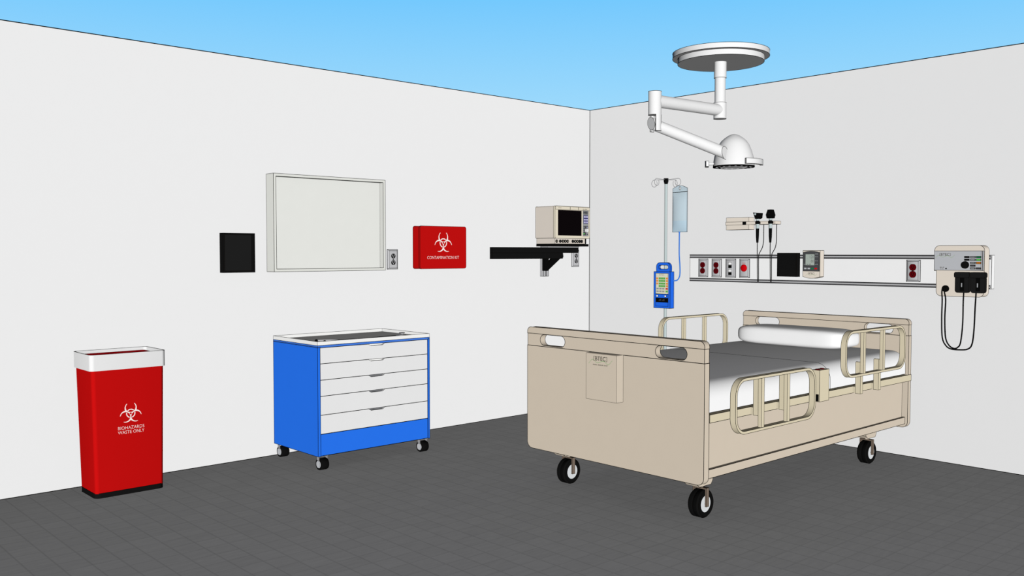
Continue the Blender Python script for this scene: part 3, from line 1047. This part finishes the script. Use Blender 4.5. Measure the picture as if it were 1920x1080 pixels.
# body bellied in the middle
mb = MB()
rows = []
NZ, NY = 14, 10
for i in range(NZ + 1):
    z = 1.404 + (1.672 - 1.404) * i / NZ
    e_ = math.sin(PI * min(1, max(0, i / NZ))) ** 0.5
    row = []
    for j in range(NY + 1):
        y = by0 + (by1 - by0) * j / NY
        th = 0.003 + 0.017 * e_ * math.sin(PI * j / NY) ** 0.7
        row.append((y, th, z))
    rows.append(row)
for sgn in (-1, 1):
    g_ = [[mb.v((PX + sgn * th, y, z)) for y, th, z in r_] for r_ in rows]
    for i in range(NZ):
        for j in range(NY):
            mb.f([g_[i][j], g_[i][j + 1], g_[i + 1][j + 1], g_[i + 1][j]], 1 if i < 4 else 0)
    if sgn == -1:
        g0 = g_
for i in range(NZ):
    for j in (0, NY):
        mb.f([g0[i][j], g0[i + 1][j], g_[i + 1][j], g_[i][j]])
for j in range(NY):
    for i in (0, NZ):
        mb.f([g0[i][j], g0[i][j + 1], g_[i][j + 1], g_[i][j]])
finish('pouch', mb, [BAG, FLUID], bag, e=0.0014, ang=50)
finish('port', MB().cyl((PX, -1.3775, 1.398), (PX, -1.3775, 1.408), 0.0055, 12), TUBEB, bag, e=0, label='blue port')

ln = finish('iv_line', MB().tube([(PX, -1.3775, 1.402), (PX, -1.377, 1.33), (PX - 0.002, -1.379, 1.25), (PX - 0.006, -1.388, 1.18), (PX - 0.012, -1.394, 1.13), (PX - 0.018, -1.393, 1.100),
                                  (PX - 0.027, -1.384, 1.080), (PX - 0.036, -1.372, 1.075), (PX - 0.0415, -1.3615, 1.075)], 0.0042, 10), TUBEB, e=0)
ln['label'] = 'thin blue line running from the drip bag down to the blue pump'
ln['category'] = 'tube'

pu = thing('infusion_pump', 'blue infusion pump with coloured keypad clamped to the steel drip stand', 'pump', (-0.65, -1.285, 1.0))
py0, py1 = -1.360, -1.222
finish('case', MB().box(-0.675, -0.634, py0, py1, 0.888, 1.1355), PUMPB, pu, e=0.0024)
oh = rrect(-1.353, -1.235, 1.118, 1.197, 0.030, 6)
ih = rrect(-1.337, -1.2545, 1.1525, 1.1795, 0.0132, 6)
finish('carry_handle', MB().ring(oh, ih, 'x', -0.666, -0.648), PUMPB, pu, e=0.0024)
ya, yb_ = -1.346, -1.241
finish('keypad', MB().box(-0.6785, -0.674, ya, yb_, 0.985, 1.1245), KEYPAD, pu, e=0.0018)
finish('button_panel', MB().box(-0.6785, -0.674, ya, yb_, 0.957, 0.983), PUMPB, pu, e=0.0018)
finish('display', MB().box(-0.6785, -0.674, ya, yb_, 0.929, 0.956), BLACK2, pu, e=0.0012)
finish('lower_panel', MB().box(-0.6785, -0.674, ya, yb_, 0.901, 0.928), PUMPB, pu, e=0.0018)
letters(mb := MB(), 'BTEC', 0.018, 'x', -1.2935, 1.1145, -0.6792, 0)
finish('logo', mb, LOGOD, pu, e=0)
marks(mb := MB(), 'x', -1.2935, 0.943, -0.6792, 0.05, 0.011, (3, 3))
finish('digits', mb, DGREY, pu, e=0)
for r_ in range(4):
    zc = 1.090 - r_ * 0.0175
    for c_ in range(3):
        finish('key', MB().box(-0.6805, -0.678, -1.284 - c_ * 0.0185, -1.268 - c_ * 0.0185, zc - 0.0065, zc + 0.0065), GREEN, pu, e=0)
    if r_ < 3:
        finish('key', MB().box(-0.6805, -0.678, -1.262, -1.246, zc - 0.006, zc + 0.006), ORANGE, pu, e=0)
    finish('key', MB().box(-0.6805, -0.678, -1.3435, -1.3285, zc - 0.006, zc + 0.006), ORANGE, pu, e=0)
for r_ in range(2):
    zc = 1.020 - r_ * 0.018
    for c_ in range(3):
        finish('key', MB().box(-0.6805, -0.678, -1.267 - c_ * 0.024, -1.249 - c_ * 0.024, zc - 0.005, zc + 0.005), KGREY, pu, e=0)
    finish('key', MB().box(-0.6805, -0.678, -1.343, -1.3265, zc - 0.006, zc + 0.006), KRED if r_ == 0 else GREEN, pu, e=0)
for yc in (-1.256, -1.326):
    k_ = finish('knob', MB().lathe([(0.0085, 0), (0.0085, 0.003)], (-0.678, yc, 0.970), (-1, 0, 0), 18), BLACK2, pu, e=0)
    finish('knob_cap', MB().lathe([(0.0062, 0), (0.0055, 0.004), (0.0, 0.0045)], (-0.6805, yc, 0.970), (-1, 0, 0), 18), WHITE, k_, e=0, label='white knob')
finish('clamp', MB().box(-0.6345, -0.6118, -1.275, -1.249, 0.985, 1.045), BLACK2, pu, e=0.001)

# ------------------------------------------------------------------ surgical lamp
LX, LY = -1.042, -2.004
KX, KY = -1.066, -2.019
lamp = thing('surgical_lamp', 'white surgical lamp on a jointed ceiling arm above the bed', 'surgical lamp', (LX, LY, 2.38))
finish('ceiling_disc', MB().lathe([(0.279, 2.411), (0.279, 2.441)], (LX, LY, 0), (0, 0, 1), 72), LAMPW, lamp, e=0.0022)
finish('ceiling_disc', MB().lathe([(0.249, 2.3795), (0.249, 2.411)], (LX, LY, 0), (0, 0, 1), 72), LAMPW, lamp, e=0.0022)
finish('column', MB().lathe([(0.0312, 2.14), (0.0312, 2.29)], (KX, KY, 0), (0, 0, 1), 36), LAMPW, lamp, e=0.001)
finish('sleeve', MB().lathe([(0.0358, 2.287), (0.0358, 2.381)], (KX, KY, 0), (0, 0, 1), 36), LAMPW, lamp, e=0.0016)
finish('sleeve', MB().lathe([(0.0368, 2.049), (0.0368, 2.143)], (KX, KY, 0), (0, 0, 1), 36), LAMPW, lamp, e=0.0016)
QX, QY = -1.611, -1.972     # elbow post
finish('upper_arm', MB().cyl((KX, KY, 2.100), (QX, QY, 2.100), 0.034, 32), LAMPW, lamp, e=0)
# post: upper tube, lower half open like a fork
R0 = 0.0362
NP = 40
zt, zm_, zb = 2.151, 2.022, 1.934
fw = Vector((-1.611 + 5.626, -1.972 + 5.193, 0)).normalized()      # horizontal direction away from the room entrance
rt = Vector((fw.y, -fw.x, 0))
HX, HY = -1.255, -2.245     # lamp head axis
mb = MB()


def pv(k, r, z):
    th = 2 * PI * k / NP
    d_ = rt * math.cos(th) + fw * math.sin(th)
    return mb.v((QX + d_.x * r, QY + d_.y * r, z))


cheeks = [(31, 39), (11, 15)]            # two cheeks of the fork, in steps of 9 degrees
top_ = [pv(k, R0, zt) for k in range(NP)]
mid_ = [pv(k, R0, zm_) for k in range(NP)]
mb.f(top_)
for k in range(NP):
    j = (k + 1) % NP
    mb.f([top_[k], top_[j], mid_[j], mid_[k]])
under = list(mid_)
for c0, c1 in cheeks:
    ks = list(range(c0, c1 + 1))
    lo_o = [pv(k, R0, zb) for k in ks]
    lo_i = [pv(k, R0 - 0.008, zb) for k in ks]
    hi_i = [pv(k, R0 - 0.008, zm_) for k in ks]
    hi_o = [mid_[k] for k in ks]
    for i in range(len(ks) - 1):
        mb.f([hi_o[i], hi_o[i + 1], lo_o[i + 1], lo_o[i]])
        mb.f([hi_i[i + 1], hi_i[i], lo_i[i], lo_i[i + 1]])
        mb.f([lo_o[i], lo_o[i + 1], lo_i[i + 1], lo_i[i]])
    mb.f([hi_o[0], lo_o[0], lo_i[0], hi_i[0]])
    mb.f([hi_o[-1], hi_i[-1], lo_i[-1], lo_o[-1]])
    i0 = under.index(hi_o[0])
    i1 = under.index(hi_o[-1])
    under = under[:i0 + 1] + hi_i + under[i1:]
mb.f(under)
finish('elbow_post', mb, LAMPW, lamp, e=0.0020)
# sloping lower arm, mitred at both ends
ep = Vector((-1.603, -1.946, 1.978))
eq = Vector((-1.372, -2.268, 1.808))
d_ = (eq - ep).normalized()
u_ = Vector((0, 0, 1))
u_ = (u_ - d_ * u_.dot(d_)).normalized()
w_ = d_.cross(u_)
mb = MB()
rows = []
for c_, nrm in ((ep, -rt * 0.84 - fw * 0.50), (eq, rt * 0.84 - fw * 0.54)):
    row = []
    for k in range(32):
        o_ = (u_ * math.cos(2 * PI * k / 32) + w_ * math.sin(2 * PI * k / 32)) * 0.0318
        row.append(mb.v(c_ + o_ - d_ * (o_.dot(nrm) / d_.dot(nrm))))
    rows.append(row)
for k in range(32):
    mb.f([rows[0][k], rows[0][(k + 1) % 32], rows[1][(k + 1) % 32], rows[1][k]])
mb.f(rows[0][::-1])
mb.f(rows[1])
finish('lower_arm', mb, LAMPW, lamp, e=0.0018)
mb = MB()
rows = []
for c_, nrm in ((Vector((QX, QY, 1.976)) - rt * 0.0195 + fw * 0.002, -rt * 0.84 - fw * 0.52), (Vector((QX, QY, 1.968)) + rt * 0.003 + fw * 0.002, -rt)):
    row = []
    for k in range(32):
        o_ = (u_ * math.cos(2 * PI * k / 32) + w_ * math.sin(2 * PI * k / 32)) * 0.0318
        row.append(mb.v(c_ + o_ - d_ * (o_.dot(nrm) / d_.dot(nrm))))
    rows.append(row)
for k in range(32):
    mb.f([rows[0][k], rows[0][(k + 1) % 32], rows[1][(k + 1) % 32], rows[1][k]])
mb.f(rows[0][::-1])
mb.f(rows[1])
finish('pivot', mb, LAMPW, lamp, e=0.0016)
ZL = 1.7385
prof = [(0.1125, 0.0), (0.1130, 0.012), (0.1110, 0.030), (0.1060, 0.060), (0.0970, 0.0905), (0.0835, 0.124), (0.0690, 0.1455), (0.0530, 0.160), (0.0306, 0.1755), (0.0150, 0.182), (0.0060, 0.184), (0.0, 0.1842)]
prof = [(r, ZL + z) for r, z in prof]
finish('lamp_head', MB().lathe(prof, (HX, HY, 0), (0, 0, 1), 56, cap=False), LAMPW, lamp, e=0)
finish('rim', MB().lathe([(0.074, ZL), (0.1135, ZL), (0.1135, ZL + 0.0065), (0.074, ZL + 0.0065)], (HX, HY, 0), (0, 0, 1), 56, cap=False), BLACK, lamp, e=0.001, label='dark rim')
finish('lens', MB().lathe([(0.0, ZL - 0.002), (0.047, ZL - 0.001), (0.075, ZL + 0.0015), (0.075, ZL + 0.0055), (0.0, ZL + 0.0065)], (HX, HY, 0), (0, 0, 1), 48), LENS, lamp, e=0)
mb = MB()
for k in range(18):
    a = 2 * PI * k / 18
    mb.lathe([(0.0065, 0), (0.0065, 0.002)], (HX + 0.094 * math.cos(a), HY + 0.094 * math.sin(a), ZL - 0.001), (0, 0, 1), 10)
finish('bulbs', mb, STEEL, lamp, e=0)


def handle(a0, a1, z0, z1):
    mb = MB()
    pl = []
    for k in range(13):
        th = math.radians(a0 + (a1 - a0) * k / 12)
        dd = rt * math.cos(th) + fw * math.sin(th)
        pl.append(dd)
    poly = [(HX + q.x * 0.157, HY + q.y * 0.157) for q in pl] + [(HX + q.x * 0.141, HY + q.y * 0.141) for q in pl[::-1]]
    mb.prism(poly, 'z', z0, z1)
    h_ = finish('handle', mb, LAMPW, lamp, e=0.0018)
    for th in (a0 + (a1 - a0) * 0.18, a0 + (a1 - a0) * 0.82):
        dd = rt * math.cos(math.radians(th)) + fw * math.sin(math.radians(th))
        finish('stem', MB().cyl((HX + dd.x * 0.10, HY + dd.y * 0.10, (z0 + z1) / 2), (HX + dd.x * 0.143, HY + dd.y * 0.143, (z0 + z1) / 2), 0.006, 12), LAMPW, h_, e=0.001)


handle(-70, -4, 1.747, 1.776)
handle(163, 193, 1.744, 1.773)
handle(60, 110, 1.746, 1.777)

# ------------------------------------------------------------------ hospital bed
bed = thing('hospital_bed', 'beige hospital bed on black wheels with slotted end boards and side rails', 'bed', (-1.15, -2.157, 0))
BY0, BY1 = -2.738, -1.575


def end_board(name, xa, xb, xin):
    """xa outer face, xb far face"""
    p = finish(name, MB().prism(rrect(BY0, BY1, 0.203, 0.762, 0.036, 7, (1, 1, 0, 0)), 'x', xa, xb), CREAM, bed, e=0.0022)
    finish('cap_rail', MB().prism(rrect(BY0, BY1, 0.828, 0.8625, 0.026, 7, (0, 0, 1, 1)), 'x', xa, xb), CREAM, p, e=0.0022)
    zm = 0.797
    yl, yr = BY0 + 0.0018, BY1 - 0.0018
    mb = MB()
    mb.slotted([(yr, zm), (yr, 0.7625), (yl, 0.7625), (yl, zm)], [(yl, zm), (yl, 0.8275), (yr, 0.8275), (yr, zm)], zm,
               [(-2.640, -2.455, zm - 0.0295, zm + 0.0295), (-1.858, -1.673, zm - 0.0295, zm + 0.0295)], 'x', xa + 0.0015, xb, 0.03)
    finish('grip_band', mb, CREAM, p, e=0.0022)


end_board('footboard', -2.200, -2.163, 0)
end_board('headboard', -0.130, -0.097, 0)
for sg, yo in ((-1, BY0), (1, BY1)):
    yy = lambda d: yo + (-sg) * d if sg < 0 else yo - d
    def yb2(d):
        return (yo + d) if sg < 0 else (yo - d)
    a, b = sorted((yb2(-0.0035), yb2(0.038)))
    finish('side_rail_band', MB().box(-2.162, -0.099, a, b, 0.4885, 0.526), RAILC, bed, e=0.0022)
    a, b = sorted((yb2(0.036), yb2(0.056)))
    finish('side_panel', MB().box(-2.162, -0.131, a, b, 0.262, 0.489), CREAM, bed, e=0.0018)
    a, b = sorted((yb2(0.016), yb2(0.060)))
    finish('lower_rail', MB().box(-2.162, -0.131, a, b, 0.226, 0.2665), CREAM, bed, e=0.0024)
finish('deck', MB().box(-2.162, -0.131, BY0 + 0.038, BY1 - 0.038, 0.45, 0.528), CREAM, bed, e=0)


def bed_caster(x, yo, sg):
    # yo: outer wheel face (towards -Y); bracket above
    yc = yo + 0.030
    tz = 0.068
    tp = [(0.040, -0.030), (0.060, -0.030), (0.068, -0.022), (0.0685, -0.005), (0.066, 0.0), (0.0685, 0.005), (0.068, 0.022), (0.060, 0.030), (0.040, 0.030)]
    c = finish('caster', MB().lathe(tp, (x, yc, tz), (0, 1, 0), 44, cap=False), TYRE, bed, e=0.0012)
    finish('hub', MB().lathe([(0.041, -0.027), (0.041, 0.027)], (x, yc, tz), (0, 1, 0), 36), HUB, c, e=0.001, label='grey hub')
    mb = MB()
    mb.box(x - 0.010, x + 0.010, yc - 0.0395, yc - 0.032, 0.056, 0.146)
    mb.box(x - 0.010, x + 0.010, yc + 0.032, yc + 0.0395, 0.056, 0.146)
    mb.box(x - 0.010, x + 0.010, yc - 0.032, yc + 0.032, 0.138, 0.146)
    finish('fork', mb, FORK, c, e=0.0012)
    finish('axle', MB().cyl((x, yc - 0.034, tz), (x, yc + 0.034, tz), 0.006, 12), FORK, c, e=0)
    bx = x - 0.017
    mb = MB().prism([(bx - 0.070, 0.178), (bx - 0.045, 0.160), (bx + 0.045, 0.160), (bx + 0.058, 0.178), (bx + 0.062, 0.203), (bx - 0.074, 0.203)], 'y', yc - 0.038, yc + 0.038)
    mb.cyl((x, yc, 0.144), (x, yc, 0.165), 0.012, 14)
    finish('bracket', mb, CREAM, c, e=0.0018)
    finish('mounting_block', MB().box(bx - 0.074, bx + 0.062, yc - 0.036, yc + 0.036, 0.203, 0.262), CREAM, c, e=0)


for x in (-2.023, -0.356):
    bed_caster(x, -2.625, -1)
    bed_caster(x, -1.7465, 1)


def side_rail(label, xa, xb, z0, z1, yfar, yfront, mounts, bars, yband, zmt):
    r = finish('side_rail', MB().ring(rrect(xa, xb, z0, z1, 0.078, 8), rrect(xa + 0.0125, xb - 0.0125, z0 + 0.0125, z1 - 0.0125, 0.0655, 8), 'y', yfront, yfar), RAILC, bed, e=0.0018, label=label)
    ym = (yfront + yfar) / 2
    for q in bars:
        finish('bar', MB().box(q, q + 0.022, yfront + 0.003, yfront + 0.022, z0 + 0.0115, z1 - 0.0115), RAILC, r, e=0.0015)
    for q in mounts:
        a, b = sorted((yfront + 0.023, yband))
        mbm = MB().prism(rrect(q, q + 0.025, 0.4885, zmt, 0.008, 3, (0, 0, 1, 1)), 'y', a, b)
        finish('mount', mbm, RAILC, r, e=0.0015)
        finish('spacer', MB().box(q + 0.002, q + 0.023, b, b + 0.0155, 0.4905, 0.524), RAILC, r, e=0)


side_rail('lowered side rail near the footboard', -2.060, -1.348, 0.424, 0.684, -2.781, -2.810, (-1.834, -1.605), (-1.840, -1.613), -2.7575, 0.672)
side_rail('raised side rail beside the pillow', -1.040, -0.333, 0.592, 0.843, -2.781, -2.810, (-0.829, -0.617), (-0.836, -0.608), -2.7575, 0.664)
# far side: raised rail, bars towards the mattress side of it
r = finish('side_rail', MB().ring(rrect(-0.974, -0.247, 0.594, 0.847, 0.078, 8), rrect(-0.9615, -0.2595, 0.6065, 0.8345, 0.0655, 8), 'y', -1.530, -1.500), RAILC, bed, e=0.0018,
           label='raised side rail on the far side by the drip stand')
for q in (-0.742, -0.513):
    finish('bar', MB().box(q, q + 0.022, -1.5265, -1.5075, 0.6055, 0.8355), RAILC, r, e=0.0015)
    finish('mount', MB().prism(rrect(q, q + 0.025, 0.4885, 0.625, 0.008, 3, (0, 0, 1, 1)), 'y', -1.570, -1.528), RAILC, r, e=0.0015)
cu_ = finish('control_unit', MB().box(-1.274, -1.179, -2.790, -2.747, 0.493, 0.657), RAILC, bed, e=0.0018)
for q in (-1.258, -1.212):
    finish('button', MB().lathe([(0.012, 0), (0.012, 0.004), (0.009, 0.006)], (q, -2.768, 0.656), (0, 0, 1), 16), BUTR, cu_, e=0.001, label='dark red button')
finish('socket', MB().box(-1.276, -1.2735, -2.786, -2.752, 0.495, 0.532), BLACK2, cu_, e=0, label='black socket')

# mattress in two sections, one thing
mt = thing('mattress', 'white two-section mattress lying on the beige bed', 'mattress', (-1.15, -2.157, 0.527))


def matt_prof(r):
    ya, yb3, zt_ = -2.722, -1.580, 0.666
    pts = [(ya, 0.5305), (yb3, 0.5305)]
    for k in range(9):
        th = k / 8 * PI / 2
        pts.append((yb3 - r + r * math.cos(th), zt_ - r + r * math.sin(th)))
    for k in range(9):
        th = PI / 2 + k / 8 * PI / 2
        pts.append((ya + r + r * math.cos(th), zt_ - r + r * math.sin(th)))
    return pts


finish('foot_section', MB().prism(matt_prof(0.086), 'x', -2.156, -1.0405), LINEN, mt, e=0.0018, ang=60)
finish('head_section', MB().prism(matt_prof(0.086), 'x', -1.0395, -0.137), LINEN, mt, e=0.0018, ang=60)

# pillow
mb = MB()
NU, NV = 56, 24
cxp, cyp, czp = -0.287, -2.080, 0.7285
ax_, ay_, az_ = 0.143, 0.385, 0.0595


def sgp(v, p):
    return math.copysign(abs(v) ** p, v)


rows = []
for i in range(NV + 1):
    ph = -PI / 2 + PI * i / NV
    row = []
    for j in range(NU):
        th = 2 * PI * j / NU
        cp_ = sgp(math.cos(ph), 0.30)
        row.append((cxp + ax_ * cp_ * sgp(math.cos(th), 0.42), cyp + ay_ * cp_ * sgp(math.sin(th), 0.30), czp + az_ * sgp(math.sin(ph), 0.52)))
    rows.append(row)
g_ = [[mb.v(p) for p in r_] for r_ in rows[1:-1]]
for A, B in zip(g_, g_[1:]):
    for j in range(NU):
        mb.f([A[j], A[(j + 1) % NU], B[(j + 1) % NU], B[j]])
mb.f(g_[0][::-1])
mb.f(g_[-1])
pil = finish('pillow', mb, LINEN, e=0)
pil['label'] = 'plump white pillow at the head of the bed'
pil['category'] = 'pillow'
for p_ in pil.data.edges:
    p_.use_edge_sharp = False

# chart box on the footboard
cbx = thing('chart_box', 'beige chart box with a small printed emblem hanging on the footboard', 'chart box', (-2.23, -2.15, 0.64))
finish('box', MB().box(-2.250, -2.2012, -2.258, -2.057, 0.531, 0.7625), CREAM, cbx, e=0.0012)
finish('lid', MB().box(-2.250, -2.2012, -2.258, -2.057, 0.7625, 0.7640), CREAM, cbx, e=0)
logo(cbx, 'x', -2.152, 0.738, -2.2508, 0.027)

# ------------------------------------------------------------------ light, sky, camera
world = bpy.data.worlds.new('sky')
bpy.context.scene.world = world
world.use_nodes = True
wt = world.node_tree
bgn = wt.nodes['Background']
tcw = wt.nodes.new('ShaderNodeTexCoord')
sx = wt.nodes.new('ShaderNodeSeparateXYZ')
ramp = wt.nodes.new('ShaderNodeValToRGB')
wt.links.new(tcw.outputs['Generated'], sx.inputs[0])
wt.links.new(sx.outputs['Z'], ramp.inputs[0])
# the sky glows on the side beyond the corner and falls off into dusk round the back
azm = wt.nodes.new('ShaderNodeVectorMath')
azm.operation = 'DOT_PRODUCT'
azm.inputs[1].default_value = (math.cos(math.radians(47.5)), math.sin(math.radians(47.5)), 0.0)
wt.links.new(tcw.outputs['Generated'], azm.inputs[0])
fall = wt.nodes.new('ShaderNodeMapRange')
fall.interpolation_type = 'SMOOTHSTEP'
fall.inputs['From Min'].default_value = 0.25
fall.inputs['From Max'].default_value = 0.70
fall.inputs['To Min'].default_value = 0.0
wt.links.new(azm.outputs['Value'], fall.inputs['Value'])
scl = wt.nodes.new('ShaderNodeVectorMath')
scl.operation = 'SCALE'
wt.links.new(ramp.outputs[0], scl.inputs[0])
wt.links.new(fall.outputs[0], scl.inputs['Scale'])
amb = wt.nodes.new('ShaderNodeVectorMath')
amb.operation = 'MAXIMUM'
amb.inputs[1].default_value = (0.042, 0.042, 0.042)
wt.links.new(scl.outputs[0], amb.inputs[0])
wt.links.new(amb.outputs[0], bgn.inputs[0])
el = ramp.color_ramp.elements
el[0].position = 0.0
el[0].color = (0.012, 0.02, 0.03, 1)
el[1].position = 1.0
el[1].color = (0.01, 0.03, 0.08, 1)
for pos, col in ((0.105, (0.03, 0.06, 0.09, 1)), (0.135, rgb((160, 219, 252))), (0.155, rgb((156, 217, 252))), (0.266, rgb((115, 200, 255))), (0.33, rgb((104, 192, 255))), (0.45, (0.02, 0.06, 0.14, 1))):
    e_ = ramp.color_ramp.elements.new(pos)
    e_.color = col
bgn.inputs[1].default_value = 1.0

PHI = math.radians(48.7)


def sun(name, elev, S, col, turn=0.0):
    """distant light travelling along heading PHI, coming from elevation elev"""
    l = bpy.data.lights.new(name, 'SUN')
    l.energy = S
    l.color = col
    l.angle = 0.02
    l.use_shadow = False
    o = bpy.data.objects.new(name, l)
    C.objects.link(o)
    d = Vector((math.cos(PHI + turn) * math.cos(elev), math.sin(PHI + turn) * math.cos(elev), -math.sin(elev)))
    o.rotation_euler = d.to_track_quat('-Z', 'Y').to_euler()
    o.location = (-6.5, -6.0, 3.0 if elev > 0 else 0.3)
    return o


sun('sun_high', math.radians(9.0), 0.655 * PI, (1.0, 1.0, 1.0))
sun('fill_low', math.radians(-12.5), 0.620 * PI, (1.0, 1.0, 1.0))  # added shadowless fill rising from under the floor, lifts undersides and front faces
sun('fill_back', 0.0, 0.11 * PI, (1.0, 1.0, 1.0), math.radians(180))  # added weak fill from beyond the corner for faces turned away

cam = bpy.data.cameras.new('camera')
co = bpy.data.objects.new('camera', cam)
C.objects.link(co)
th, pt = 0.829617953962831, -0.038484654015728974
fwd = Vector((math.cos(pt) * math.cos(th), math.cos(pt) * math.sin(th), math.sin(pt)))
co.location = (-5.626083592591302, -5.192756417706436, 1.2641002514767026)
co.rotation_euler = fwd.to_track_quat('-Z', 'Y').to_euler()
cam.sensor_fit = 'HORIZONTAL'
cam.sensor_width = 36.0
cam.lens = 36.0 * 1718.937690914324 / 1920.0
cam.clip_start = 0.05
sc = bpy.context.scene
sc.camera = co
sc.view_settings.view_transform = 'Standard'
sc.view_settings.look = 'None'
sc.view_settings.exposure = 0.0
sc.view_settings.gamma = 1.0
sc.view_settings.use_curve_mapping = False
sc.cycles.diffuse_bounces = 0
sc.cycles.glossy_bounces = 1
sc.cycles.transparent_max_bounces = 12
